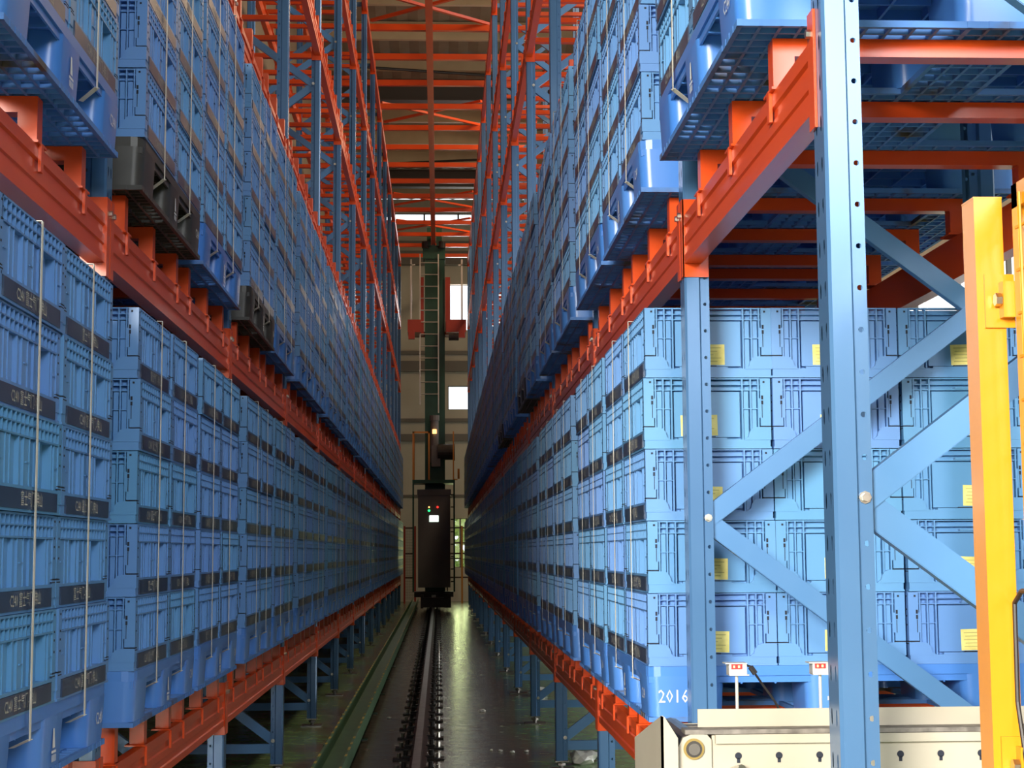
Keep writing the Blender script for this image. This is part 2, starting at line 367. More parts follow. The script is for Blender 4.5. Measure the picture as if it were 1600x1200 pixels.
def channel(p0, p1, w=.055, d=.03):
    # C section lying in the frame's plane (XZ), open towards +Y
    b = MB(); b.bar((p0[0], .030, p0[1]), (p1[0], .030, p1[1]), .003, w, up=(p1[1]-p0[1], 0, -(p1[0]-p0[0])))
    dx, dz = p1[0]-p0[0], p1[1]-p0[1]; L = math.hypot(dx, dz); nx_, nz_ = -dz/L*(w/2), dx/L*(w/2)
    for s in (-1, 1):
        b.bar((p0[0]+s*nx_, .030+d/2, p0[1]+s*nz_), (p1[0]+s*nx_, .030+d/2, p1[1]+s*nz_), d, .003, up=(-dz, 0, dx))
    return b
ZN0, ZNS = 0.20, 0.63
br = {'up': channel((.055, 0), (FD-.055, ZNS)), 'down': channel((FD-.055, 0), (.055, ZNS)), 'flat': channel((.055, 0), (FD-.055, 0))}
BR = {(k, s): (v if s == 1 else v.mirror()).mesh('brace', 'brace') for k, v in br.items() for s in (1, -1)}
FOOT = MB().box(-.045, .12, -.03, .12, 0, .010).cyl((.035, .045, .01), (.035, .045, .07), .014, 8).cyl((.035, .045, .03), (.035, .045, .045), .028, 6).box(-.005, .08, -.005, .095, .055, .063)
FOOTM = {1: FOOT.mesh('foot_plate', 'steel'), -1: FOOT.mirror().mesh('foot_plate', 'steel')}
BOLT = MB().cyl((0, .012, 0), (0, -.004, 0), .012, 8).cyl((0, -.004, 0), (0, -.012, 0), .008, 6).mesh('bolt', 'bolt')
FRAMES = {1: [YA]+[F0+P*i for i in range(NB+1)], -1: [YA]+[F0+P*i for i in range(NB+1)]}
for s, X, side in ((1, XPR, 'right'), (-1, XPL, 'left')):
    for i, yf in enumerate(FRAMES[s]):
        pos = 'nearest to the camera' if i == 0 else '%s back from the camera' % ORD[i]
        if i == NB+1: pos = 'at the far end'
        t = thing('upright_frame', (X, yf, 0), 'blue steel rack upright frame with bracing, %s rack, %s' % (side, pos), 'rack frame', 'upright frames of the %s rack' % side)
        put('post', POST[s], t)
        rp = put('post', POST[-s], t, (s*FD, 0, 0))
        put('foot_plate', FOOTM[s], t); put('foot_plate', FOOTM[-s], t, (s*FD, 0, 0))
        put('brace', BR['flat', s], t, (0, 0, .155)); put('brace', BR['flat', s], t, (0, 0, 8.85))
        for k in range(13):
            z = ZN0+ZNS*k
            put('brace', BR['up' if k % 2 == 0 else 'down', s], t, (0, 0.004*(k % 2), z))
            if i < 8 and k % 2 == 0: put('bolt', BOLT, t, (s*.060, .012, z+.005))

# ------------------------------------------------------------------ load beams
def beam_parts(L):
    prof = [(0, .04), (0, .066), (.006, .070), (.006, .092), (.001, .096), (.001, .122), (.007, .126), (.007, .148), (0, .153), (0, .185), (.03, .185), (.03, .157), (.05, .157), (.05, .04)]
    b = MB().prism(prof, 'y', .005, L-.005)
    far = MB().box(-.005, .072, L-.005, L-.0002, 0, .235).box(-.006, -.0005, L-.005, L+.040, 0, .235)
    near = MB().box(-.005, .072, .0002, .005, 0, .235).box(-.006, -.0005, -.040, .005, 0, .235)
    bo = MB().cyl((-.006, L+.020, .19), (-.016, L+.020, .19), .009, 6).cyl((-.006, -.020, .19), (-.016, -.020, .19), .009, 6)
    return b, near, far, bo
LB = P-POST_W; LA = F0-YA-POST_W
BM = {}
for L in (LB, LA):
    ps = beam_parts(L)
    for s in (1, -1):
        BM[L, s] = [(p if s == 1 else p.mirror()).mesh(n, m) for p, n, m in zip(ps, ('load_beam', 'connector', 'connector', 'bolt'), ('orange', 'orange', 'orange', 'bolt'))]
LEV = ['lowest', 'second', 'third', 'fourth', 'fifth', 'topmost']
def in_frame(pts, mg=120):
    for p in pts:
        q = to_px(*p)
        if q and -mg < q[0] < 1600+mg and -mg < q[1] < 1200+mg: return True
    return False
for s, X, side in ((1, XPR, 'right'), (-1, XPL, 'left')):
    for bay in range(-1, NB):
        y0 = (YA if bay < 0 else F0+P*bay)+POST_W; L = LA if bay < 0 else LB
        for n in range(6):
            if bay < 0 and s == 1 and n == 0: continue
            for rear in (0, 1):
                xx = X+s*FD*rear
                if not in_frame([(xx, y0+L*t, ZC[n]+.12) for t in (0, .25, .5, .75, 1)]): continue
                ss = -s if rear else s
                b = BM[L, ss]
                o = put('load_beam', b[0], None, (xx, y0, ZC[n]),
                        label='orange rack beam, %s rack %s side, %s level, %s bay from camera' % (side, 'rear' if rear else 'aisle', LEV[n], ORD[bay+1]),
                        category='rack beam', group='orange beams of the %s rack' % side)
                put('connector', b[1], o); put('connector', b[2], o)
                if bay < 4: put('bolt', b[3], o)

# ------------------------------------------------------------------ pallet support bars
sup = MB().box(0, FD, -.025, .025, .265, .305).box(.0, .048, -.025, .025, .191, .265).box(FD-.048, FD, -.025, .025, .191, .265)
sup.box(-.008, .06, -.045, .045, .1855, .191).box(FD-.06, FD+.008, -.045, .045, .1855, .191).box(-.0085, -.0005, -.012, .012, .12, .191).box(FD+.0005, FD+.0085, -.012, .012, .12, .191)
SUP = {1: sup.mesh('pallet_support', 'orange'), -1: sup.mirror().mesh('pallet_support', 'orange')}
PY = [0.20, 1.48]           # pallet starts inside a bay, measured from the frame
SUPY = [PY[0]+a for a in (.11, .60, 1.09)]+[PY[1]+a for a in (.11, .60, 1.09)]
PYA = [0.36]                # the single pallet of the near bay
items = []
for s, X, side in ((1, XPR, 'right'), (-1, XPL, 'left')):
    for bay in range(-1, NB):
        y0 = YA if bay < 0 else F0+P*bay
        ys = [PYA[0]+a for a in (.11, .60, 1.09)] if bay < 0 else SUPY
        for n in range(5):
            if bay < 0 and s == 1 and n == 0: continue
            for k, dy in enumerate(ys):
                pts = [(X, y0+dy, ZC[n]+.25), (X+s*FD, y0+dy, ZC[n]+.25)]
                if in_frame(pts, 30): items.append(((y0+dy)*(1 if n < 3 else 1.1), s, X, side, bay, n, k, y0+dy))
items.sort()
rest = MB()
for q, (_, s, X, side, bay, n, k, yy) in enumerate(items):
    if q < 300:
        put('pallet_support', SUP[s], None, (X, yy, ZC[n]), category='support bar', group='orange pallet support bars',
            label='orange pallet support bar, %s rack, %s level, %s bay, %s from the camera' % (side, LEV[n], ORD[bay+1], ORD[k]))
    else:
        rest.add(sup if s == 1 else sup.mirror(), X, yy, ZC[n])
put('pallet_supports', rest.mesh('far_pallet_supports', 'orange', fix=False), kind='stuff', category='support bar', label='orange pallet support bars receding into the far bays of both racks')

# ------------------------------------------------------------------ pallets
def rrect(cx, cy, hx, hy, r, n=3):
    out = []
    for ax, ay, a0 in ((1, 1, 0), (-1, 1, 90), (-1, -1, 180), (1, -1, 270)):
        for i in range(n+1):
            a = math.radians(a0+90*i/n); out.append((cx+ax*(hx-r)+r*math.cos(a), cy+ay*(hy-r)+r*math.sin(a)))
    return out
def pallet_parts():
    deck = MB().prism(rrect(0, 0, .6, .6, .04), 'z', .136, .166)
    for i in range(-11, 12):
        if i % 2 == 0:
            deck.box(-.59, .59, i*.052-.003, i*.052+.003, .112, .136).box(i*.052-.003, i*.052+.003, -.59, .59, .112, .136)
    for s in (-1, 1):
        deck.box(-.59, .59, s*.588, s*.594, .116, .136).box(s*.588, s*.594, -.59, .59, .116, .136)
    foot = MB()
    a, b_ = rrect(0, 0, .112, .112, .035, 5), rrect(0, 0, .118, .118, .035, 5); n = len(a)
    foot.poly([(x, y, .013) for x, y in a]+[(x, y, .136) for x, y in b_], [tuple(range(n-1, -1, -1)), tuple(range(n, 2*n))]+[(i, (i+1) % n, n+(i+1) % n, n+i) for i in range(n)])
    grid = MB()
    for c in (-.5, 0, .5):
        for j in (-.09, -.045, 0, .045, .09):
            w = .006 if abs(j) > .08 else .0035
            grid.box(-.597, .597, c+j-w, c+j+w, 0, .015).box(c+j-w, c+j+w, -.597, .597, 0, .015)
        for i in range(-11, 12):
            if min(abs(i*.052-e) for e in (-.5, 0, .5)) < .11: continue
            grid.box(i*.052-.0035, i*.052+.0035, c-.09, c+.09, 0, .013).box(c-.09, c+.09, i*.052-.0035, i*.052+.0035, 0, .016)
    return deck, foot, grid
pd, pf, pg = pallet_parts()
FEET = [(cx, cy) for cx in (-.482, 0, .482) for cy in (-.482, 0, .482)]
whole = MB().add(pd).add(pg, mi=1)
for cx, cy in FEET: whole.add(pf, cx, cy)
PM = {}
for key, m1, m2 in (('blue', 'pallet', 'pallet_dirt'), ('black', 'pallet_black', 'pallet_black')):
    PM[key] = (pd.mesh('deck', m1), pf.mesh('foot', m1, smooth=True), pg.mesh('bottom_grid', m2, fix=False), whole.mesh('pallet', [m1, m2], fix=False))
T_C240 = text_mesh('C240', .045, 'white_ink'); T_FOOT_A = turned(T_C240, 'aisle', .8)
T_20 = turned(text_mesh('20160', .055, 'white_ink'), 'front', .85)
T_FS = turned(text_mesh('佛山\n富士', .062, 'white_ink'), 'front', .9)
T_40 = turned(text_mesh('40', .07, 'white_ink'), 'front', .9)
logo = MB()   # small white crest printed on the middle feet: upright mark over two bars
logo.poly([(-.002, -.012, .04), (-.002, .012, .04), (-.002, .008, .085), (-.002, -.004, .085)], [(0, 1, 2, 3)])
logo.poly([(-.002, -.022, .028), (-.002, .022, .028), (-.002, .022, .034), (-.002, -.022, .034)], [(0, 1, 2, 3)])
for k in range(4): logo.poly([(-.002, -.02+k*.011, .008), (-.002, -.014+k*.011, .008), (-.002, -.014+k*.011, .024), (-.002, -.02+k*.011, .024)], [(0, 1, 2, 3)])
LOGO = logo.mesh('emblem', 'white_ink', fix=False)
stacks = []     # (side sign, side, level, order from camera, y start, bay, near?)
for s, side in ((1, 'right'), (-1, 'left')):
    for n in (0, 1):
        k = 0
        for bay in range(-1, NB):
            if bay < 0 and s == 1 and n == 0: continue
            y0 = YA if bay < 0 else F0+P*bay
            for dy in (PYA if bay < 0 else PY):
                stacks.append((s, side, n, k, y0+dy, bay)); k += 1
SHELF = ['lower', 'upper']
BLACK = {(-1, 1, 1), (-1, 1, 3), (1, 1, 6), (1, 1, 9)}
for (s, side, n, k, y0, bay) in stacks:
    xc = XCR+.6 if s == 1 else XCL-.6
    zp = ZC[n]+.305; key = 'black' if (s, n, k) in BLACK else 'blue'
    de, fo, gr, wh = PM[key]; near = bay < 4
    jx = random.uniform(-.003, .003); rz = (0 if s == 1 else math.pi)+random.uniform(-.003, .003)
    o = put('pallet', de if near else wh, None, (xc+jx, y0+.6, zp), rz, category='pallet', group='plastic pallets on the %s %s shelf' % (side, SHELF[n]),
            label='%s plastic pallet under the %s crate stack from camera, %s %s shelf' % (key, ORD[k], side, SHELF[n]))
    if near:
        for cx, cy in FEET: put('foot', fo, o, (cx, cy, 0))
        put('bottom_grid', gr, o)
        put('lettering', T_FOOT_A, o, (-.6004, -.50, .078), label='white C240 print on the foot')
        put('emblem', LOGO, o, (-.5985, 0, .02))
    if (s, n, k) == (1, 0, 0):
        put('lettering', T_20, o, (-.51, -.5985, .075)); put('lettering', T_FS, o, (.0, -.5985, .075))
    if (s, n, k) == (-1, 0, 1):
        q = put('lettering', T_40, o, (.545, .5985, .075), math.pi)

# ------------------------------------------------------------------ crates
def crate_mesh():
    b = MB(); hx, hy, H = .197, .2965, BH-.0015
    b.box(-.174, .174, -.270, .270, .004, .213)
    b.box(-.1945, .1945, -.2945, .2945, 0, .028); b.box(-.194, .194, -.268, .268, .028, .050); b.box(-hx, hx, -.268, .268, .050, .057)
    b.box(-hx, hx, -hy, hy, 0, .006)
    for s in (-1, 1):
        X0, X1 = s*.17, s*hx
        for z0, z1 in ((H-.0045, H), (.1905, .1935), (.1635, .1675)): b.box(X0, X1, -.27, .27, z0, z1)
        for i in range(16): yy = -.27+.036*i; b.box(X0, X1, yy-.002, yy+.002, .1635, H)
        for y0, y1, d in ((-.262, -.228, .193), (-.224, -.200, .191), (-.082, -.052, .193), (-.048, -.002, .190), (.004, .050, .193),
                          (.056, .092, .190), (.096, .165, .185), (.170, .200, .193), (.206, .262, .193)):
            b.box(X0, s*d, y0, y1, .057, .162)
        for y0 in (-.264, -.226, -.198, -.084, -.050, .001, .053, .094, .1675, .203, .264): b.box(X0, s*.196, y0-.0018, y0+.0018, .057, .1635)
        for y0 in (-.244, .02, .24): b.box(s*.19, s*.1962, y0-.012, y0+.012, .108, .111)
        # ends
        Y0, Y1 = s*.268, s*.2895
        for z0, z1 in ((H-.004, H), (.197, .1995), (.180, .1828)): b.box(-.165, .165, Y0, Y1, z0, z1)
        for x in (-.160, -.136, -.110, .110, .136, .160): b.box(x-.0022, x+.0022, Y0, s*.2915, .028, H)
        for x0, x1 in ((-.160, -.110), (.110, .160)):
            b.box(x0, x1, Y0, s*.2905, .122, .1245)
            for q in (0, 1): b.box(x0+.005+q*.025, x0+.020+q*.025, Y0, s*.283, .028, .178)
        b.box(-.102, .102, Y0, s*.2865, .036, .176); b.box(-.03, .03, Y0, s*.2905, .1835, .190)
        b.box(-.09, .06, Y0, s*.2925, .028, .034); b.box(-.025, .025, Y0, s*.2930, .034, .0375, 1)
        for t in (-1, 1):
            b.box(t*.1655, t*hx, s*.262, s*.2950, .070, H-.001); b.box(t*.164, t*.1975, s*.262, s*.2958, .0667, .0687, 1)
            b.prism([(t*.112, .026), (t*hx, .026), (t*hx, .066), (t*.152, .066), (t*.138, .062), (t*.130, .050), (t*.126, .036)], 'y', s*.262, s*hy)
            b.box(t*.1735, t*.1795, s*.2952, s*.2962, .203, .209, 1)
            for z in (.158, .142): b.box(t*.168, t*.174, s*.2952, s*.2962, z-.006, z+.006, 1)
            b.box(t*.158, t*.1655, Y0, s*.293, .095, .155)
            b.box(t*.1695, t*.1715, s*.2952, s*.2960, .095, .135, 1)
            # slots on the long side beside the corner
            for z in (.205, .165, .145, .118): b.box(t*.1965, t*.1976, s*.272, s*.281, z-.0025, z+.0025, 1)
            b.box(t*.19, t*.1972, s*.256, s*.292, .0595, .0625, 1)
    return b
CR = crate_mesh().mesh('crate', ['crate', 'slot'])
STRIP = MB().box(-.1990, -.1935, -.252, .252, .006, .049).mesh('label_strip', 'strip')
def small_text(s_): return turned(text_mesh(s_, .036, 'ink'), 'aisle', .85)
CT = [small_text('C240 富士气门-佛山'), small_text('C240 富士气门-佛山'), small_text('富士气门-佛山')]
TAG = MB().box(-.057, .057, -.0008, 0, -.032, .032).mesh('paper_tag', 'paper')
tp = MB()
for k in range(5): tp.box(-.048+.004*(k % 2), .046-.012*(k % 3), -.0013, -.0009, .020-k*.0105, .0225-k*.0105)
TAGP = tp.mesh('tag_print', 'paper_print')
def far_crate():
    b = MB(); hx, hy, H = .197, .2965, BH-.0015
    b.box(-.178, .178, -.285, .285, 0, H); b.box(-.195, .18, -.296, .296, 0, .053)
    b.box(-.1985, -.195, -.252, .252, .006, .049, 1)
    for z0, z1 in ((H-.006, H), (.19, .194), (.163, .168)): b.box(-hx, -.17, -.27, .27, z0, z1)
    for i in range(8): yy = -.26+.074*i; b.box(-hx, -.17, yy-.003, yy+.003, .163, H)
    for y0, y1 in ((-.262, -.2), (-.08, -.002), (.004, .092), (.10, .165), (.17, .262)): b.box(-.193, -.17, y0, y1, .053, .163)
    for s in (-1, 1):
        b.box(-hx, -.165, s*.265, s*hy, .06, H); b.box(-.16, .18, s*.28, s*.291, .18, H)
        for x in (-.15, -.115): b.box(x-.004, x+.004, s*.28, s*.291, .055, H)
    return b
fc = far_crate(); far = MB(); inner = MB().box(-.196, .196, -.29, .29, 0, BH)
order = []
for st in stacks:
    s, side, n, k, y0, bay = st
    for half in (0, 1):
        for col in (0, 1, 2):
            for lay in range(5):
                if col == 0: pr = y0+half*.6
                elif s == 1 and n == 0 and k == 0 and half == 0: pr = 4.9+col*.01
                else: pr = 1e3
                if pr < 1e3 and not in_frame([(XCR if s == 1 else XCL, y0+half*.6+.3*q, ZC[n]+.305+PH+BH*(lay+.5)) for q in (0, 1, 2)], 60): pr = 500
                order.append((pr, st, half, col, lay))
order.sort(key=lambda t: t[0])
cnt = 0
LAY = ['bottom', 'second', 'third', 'fourth', 'top']
for pr, (s, side, n, k, y0, bay), half, col, lay in order:
    x = (XCR+.2+.4*col) if s == 1 else (XCL-.2-.4*col)
    yc = y0+.3+.6*half; z = ZC[n]+.305+PH+BH*lay+.0005
    if pr < 400 and cnt < 300:
        cnt += 1
        jx, jy = random.uniform(-.005, .005), random.uniform(-.002, .002)
        where = '%s half of %s stack from camera' % ('near' if half == 0 else 'far', ORD[k])
        lab = 'blue crate, %s layer, %s, %s %s shelf' % (LAY[lay], where, side, SHELF[n])
        if (s, n, k, half) == (1, 0, 0, 0):
            lab = 'light blue crate, %s layer, %s, nearest stack on right lower shelf' % (LAY[lay], ['aisle-side column', 'middle column', 'column beside the yellow fence'][col])
        o = put('crate', CR, None, (x+jx, yc+jy, z), (0 if s == 1 else math.pi), category='crate', group='blue folding crates', label=lab)
        if col == 0:
            st_ = put('label_strip', STRIP, o, label='dark label strip')
            put('lettering', CT[(lay+half+k) % 3], st_, (-.1994, random.uniform(-.02, .03), .0265))
        if (s, n, k, half) == (1, 0, 0, 0):
            tg = put('paper_tag', TAG, o, ((-.005, .0, .03)[col]+random.uniform(-.02, .02), -.2868, .072), label='yellow paper tag')
            tg.rotation_euler = (0, random.uniform(-.03, .03), 0)
            put('tag_print', TAGP, tg)
    elif col == 0 and bay >= 0:
        far.add(fc, x, yc, z, rot=(s == -1))
    elif bay >= 0 or pr < 600 or bay < 0:
        far.add(inner if col else fc, x, yc, z, rot=(s == -1))
put('crates', far.mesh('far_crates', ['crate_far', 'strip'], fix=False), kind='stuff', category='crates', label='blue crates in the far stacks of both racks and deeper in the stacks')

# ------------------------------------------------------------------ strapping bands
zt = PH+5*BH
def strap_mesh():
    b = MB(); w = .0075
    pts = [(-.6072, 0, .106), (-.6072, 0, zt+.002), (.6072, 0, zt+.002), (.6072, 0, .106)]
    for a, c in zip(pts[:-1], pts[1:]): b.bar(a, c, 2*w, .0012, up=(-(c[2]-a[2]), 0, c[0]-a[0]))
    for sx in (-1, 1): b.bar((sx*.6072, 0, .109), (sx*.555, .045, .085), 2*w, .0012, up=(0, 0, 1))   # ends tucked under the deck
    return b.mesh('strap', 'strap')
SM = strap_mesh()
for (s, side, n, k, y0, bay) in stacks:
    xc = XCR+.6 if s == 1 else XCL-.6
    for q, dy in enumerate((.33, .84)):
        if (k*7+q*3+n) % 11 == 5: continue
        y_ = y0+dy+random.uniform(-.04, .04)
        if not in_frame([(XCR if s == 1 else XCL, y_, ZC[n]+.6), (XCR if s == 1 else XCL, y_, ZC[n]+1.2)], 20): continue
        put('strap', SM, None, (xc, y_, ZC[n]+.305), 0, category='strap', group='white straps around the crate stacks',
            label='white strap, %s one on %s stack from camera, %s %s shelf' % (('nearer', 'farther')[q], ORD[k], side, SHELF[n]))

# ------------------------------------------------------------------ overhead ties and guide rail
ZT = 8.945
tie = MB().box(XPL-.9, XPR+.9, -.04, .04, 0, .09).mesh('overhead_tie', 'orange')
ytie = [F0+P*i/2+.045 for i in range(8, 2*NB+1)]
for k, y in enumerate(ytie):
    put('overhead_tie', tie, None, (0, y, ZT), category='tie beam', group='orange ties across the aisle top',
        label='orange tie beam across the aisle top, %s from the camera' % ORD[k])
grail = MB().box(-.05, .05, 0, Y_BACK-8, -.13, -.118).box(-.006, .006, 0, Y_BACK-8, -.118, -.012).box(-.05, .05, 0, Y_BACK-8, -.012, 0)
put('guide_rail', grail.mesh('guide_rail', 'orange'), None, (-.135, 6.5, ZT), category='rail', label='orange overhead guide rail running down the aisle above the crane')
for q, y in enumerate([ytie[k] for k in (4, 8, 13, 15)]):
    b = MB().bar((XPL, 0, .1115), (XPR, P/2, .1115), .05, .04); c = MB().bar((XPR, 0, .1525), (XPL, P/2, .1525), .05, .04)
    o = thing('cross_brace', (0, y, ZT), 'orange crossed bracing between roof ties, %s pair from the camera' % ORD[q], 'bracing', 'crossed bracing of the aisle top')
    put('brace', b.mesh('brace', 'orange'), o); put('brace', c.mesh('brace', 'orange'), o)
for k, (a, c) in enumerate([((-4.5, 31, 11.1), (4.0, 33, 11.2)), ((-3.0, 40, 11.1), (5.0, 38, 11.0))]):
    put('sway_rod', MB().cyl(a, c, .03, 8).mesh('sway_rod', 'dark'), roof)

# ------------------------------------------------------------------ floor rail, guide channel
rail = thing('crane_rail', (-.14, 7.0, 0), 'rusty steel crane rail with bolted clips along the aisle floor', 'rail')
LR = Y_BACK-10
prof = [(-.055, .012), (.055, .012), (.055, .022), (.010, .032), (.010, .085), (.028, .092), (.028, .115), (-.028, .115), (-.028, .092), (-.010, .085), (-.010, .032), (-.055, .022)]
rr = put('rail_body', MB().prism(prof, 'y', 0, LR).mesh('rail_body', 'rust'), rail)
put('rail_head', MB().box(-.024, .024, 0, LR, .1151, .118).mesh('rail_head', 'steel'), rail, label='polished running surface')
CLIP = MB().box(-.17, -.05, -.06, .06, 0, .012).box(-.105, -.045, -.03, .03, .012, .03).cyl((-.085, 0, .03), (-.085, 0, .065), .016, 6)
CL = {1: CLIP.mesh('rail_clip', 'dark'), -1: CLIP.mirror().mesh('rail_clip', 'dark')}
NUT = MB().cyl((-.13, 0, .012), (-.13, 0, .045), .014, 6).mesh('nut', 'bolt')
y = .3; k = 0
while y < LR-1:
    for s in (1, -1):
        c = put('rail_clip', CL[s], rail, (0, y, 0))
        if k < 30: put('nut', NUT, c, (0 if s == 1 else .26, 0, 0))
    y += .6; k += 1
ch = thing('guide_channel', (-.62, 5.5, 0), 'green steel channel with yellow worn marks left of the crane rail', 'channel')
LC = 36.5
put('channel_body', MB().prism([(-.085, .10), (.085, .10), (.085, .20), (.070, .20), (.070, .115), (-.070, .115), (-.070, .20), (-.085, .20)], 'y', 0, LC).mesh('channel_body', 'duct'), ch)
d = MB(); y = .1
while y < LC:
    for x in (-.0775, .0775):
        if random.random() < .82: d.box(x-.007, x+.007, y, y+random.uniform(.07, .16), .2003, .2025)
    y += .30
put('wear_marks', d.mesh('wear_marks', 'dash'), ch, kind='stuff')
LEG = MB().box(-.10, -.085, -.05, .05, 0, .19).box(-.14, .09, -.05, .05, 0, .008).box(-.03, .03, -.03, .03, .008, .10).mesh('channel_leg', 'green')
for k in range(19): put('channel_leg', LEG, ch, (0, .9+1.9*k, 0))

# ------------------------------------------------------------------ stacker crane
CX, CY = -.13, 38.2
cr = thing('stacker_crane', (CX, CY, 0), 'tall green stacker crane with ladder and dark cabinet at aisle end', 'crane')
def part(name, b, m, parent, **k): return put(name, b.mesh(name, m), parent, **k)
part('base_frame', MB().box(-.24, .24, -.9, 1.4, .12, .34).box(-.46, .46, -.25, .55, .34, .46).box(-.30, -.24, -.9, .1, .10, .40).box(.24, .40, -.5, .1, .10, .42), 'dark', cr)
for yy in (-.6, 1.1): part('wheel', MB().cyl((-.05, yy, .258), (.05, yy, .258), .14, 16), 'steel', cr)
mast = part('mast', MB().box(-.20, .20, .25, .75, .46, 8.75).box(.20, .27, .30, .70, .46, 8.6), 'green', cr)
part('mast_rib', MB().box(-.21, -.19, .235, .26, .46, 8.7).box(.18, .21, .235, .26, .46, 8.7), 'green', mast)
part('mast_head', MB().box(-.16, -.065, .1, .9, 8.75, 9.2).box(.065, .2, .1, .9, 8.75, 9.2).box(-.26, .28, .2, .8, 8.45, 8.78), 'green', cr)
part('head_rollers', MB().cyl((-.20, .15, 8.70), (-.20, .15, 8.86), .09, 12).cyl((.20, .15, 8.70), (.20, .15, 8.86), .09, 12), 'dark', cr)
lad = part('ladder', MB().box(-.34, -.31, .12, .15, 4.9, 8.55).box(.10, .13, .12, .15, 4.7, 8.55), 'aluminium', cr)
for k in range(12): part('rung', MB().cyl((-.32, .135, 5.15+.29*k), (.115, .135, 5.15+.29*k), .014, 8), 'aluminium', lad)
cab = part('control_cabinet', MB().box(-.37, .39, -.2, .2, .56, 2.80).box(-.39, .41, -.22, .22, 2.72, 2.86), 'cabinet', cr)
part('cabinet_door', MB().box(-.35, .125, -.212, -.2, .62, 2.68), 'cabinet', cab)
part('cabinet_door', MB().box(.135, .37, -.212, -.2, .62, 2.68), 'cabinet', cab)
part('screen', MB().box(-.10, .11, -.220, -.212, 2.10, 2.24), 'led_white', cab, label='lit white screen')
part('lamp', MB().cyl((-.11, -.212, 2.36), (-.11, -.225, 2.36), .026, 10), 'led_green', cab, label='green lamp')
part('lamp', MB().cyl((-.11, -.212, 2.44), (-.11, -.225, 2.44), .018, 10), 'led_orange', cab, label='orange lamp')
part('lamp', MB().cyl((.09, -.212, 2.44), (.09, -.225, 2.44), .026, 10), 'led_red', cab, label='red lamp')
plat = part('platform', MB().box(-.50, .50, -.35, .7, 3.00, 3.08).box(-.50, -.46, -.3, -.26, .46, 3.0).box(.46, .50, -.3, -.26, .46, 3.0), 'green', cr)
for k in range(8): part('rung', MB().cyl((.40, -.28, .7+.29*k), (.47, -.28, .7+.29*k), .014, 6), 'dark', plat)
hr = part('handrail', MB().box(-.50, -.46, -.34, -.30, 3.08, 4.22).box(-.13, -.09, -.34, -.30, 3.08, 4.22).box(-.50, -.09, -.34, -.30, 4.18, 4.22).box(.45, .48, -.34, -.30, 3.08, 4.22).box(-.50, -.46, .64, .68, 3.08, 4.22), 'platform_orange', cr)
part('drive_motor', MB().cyl((0.02, -.05, 3.5), (0.02, -.05, 4.5), .1, 12).box(-.05, .16, -.15, .05, 3.4, 3.9).cyl((.02, -.05, 4.5), (.02, -.05, 4.62), .12, 12), 'cabinet', cr)
part('hoist_drum', MB().cyl((.10, -.05, 3.75), (.48, -.05, 3.75), .19, 18).cyl((.46, -.05, 3.75), (.50, -.05, 3.75), .21, 18), 'dark', cr)
part('warning_lamp', MB().cyl((.02, -.16, 4.18), (.02, -.16, 4.28), .05, 10), 'led_orange', cr)
part('end_switch', MB().box(.56, .61, -.3, -.25, 3.1, 3.34).box(.48, .56, -.29, -.26, 3.07, 3.10), 'platform_orange', cr)
car = part('lift_carriage', MB().box(-.62, -.30, -.1, .9, 6.62, 6.92).box(.30, .78, -.1, .9, 6.62, 6.92).box(-.34, -.24, .2, .5, 6.6, 8.0).box(.28, .40, .2, .5, 6.6, 8.0).box(-.60, .74, .78, .9, 6.62, 6.75), 'red', cr)
part('carriage_bracket', MB().box(-.60, -.45, -.12, .0, 6.45, 6.62), 'red', car); part('carriage_bracket', MB().box(.60, .75, -.12, .0, 6.48, 6.62), 'red', car)
part('carriage_motor', MB().cyl((.36, -.12, 6.5), (.60, -.12, 6.5), .09, 12), 'dark', car)
part('carriage_post', MB().box(-.56, -.52, .0, .04, 6.92, 8.4).box(.66, .70, .0, .04, 6.92, 8.4).box(-.56, -.44, .0, .04, 8.25, 8.28).box(.60, .70, .0, .04, 8.25, 8.28), 'aluminium', car)
fen = thing('end_fence', (0, 44.2, 0), 'rusty mesh fence across the aisle end behind the crane', 'fence')
for x in (-.95, -.66, .62, .95): part('fence_post', MB().box(x-.025, x+.025, -.025, .025, 0, 2.1), 'red' if x < 0 else 'platform_orange', fen)
for z in (.7, 1.35, 2.05):
    part('fence_bar', MB().box(-.95, -.64, -.015, .015, z-.02, z+.02), 'rust', fen); part('fence_bar', MB().box(.30, .95, -.015, .015, z-.02, z+.02), 'rust', fen)
fm = MB()
for i in range(13): x = -.94+.023*i; fm.box(x, x+.004, -.002, .002, .1, 2.05)
for i in range(26): z = .15+.075*i; fm.box(-.95, -.66, -.002, .002, z, z+.004)
put('mesh_wire', fm.mesh('mesh_wire', 'rust'), fen, kind='stuff')
put('door_guard', MB().box(.2, .235, -.02, .02, 0, 2.1).box(.2, .6, -.02, .02, 1.2, 1.23).mesh('door_guard', 'dark'), fen)

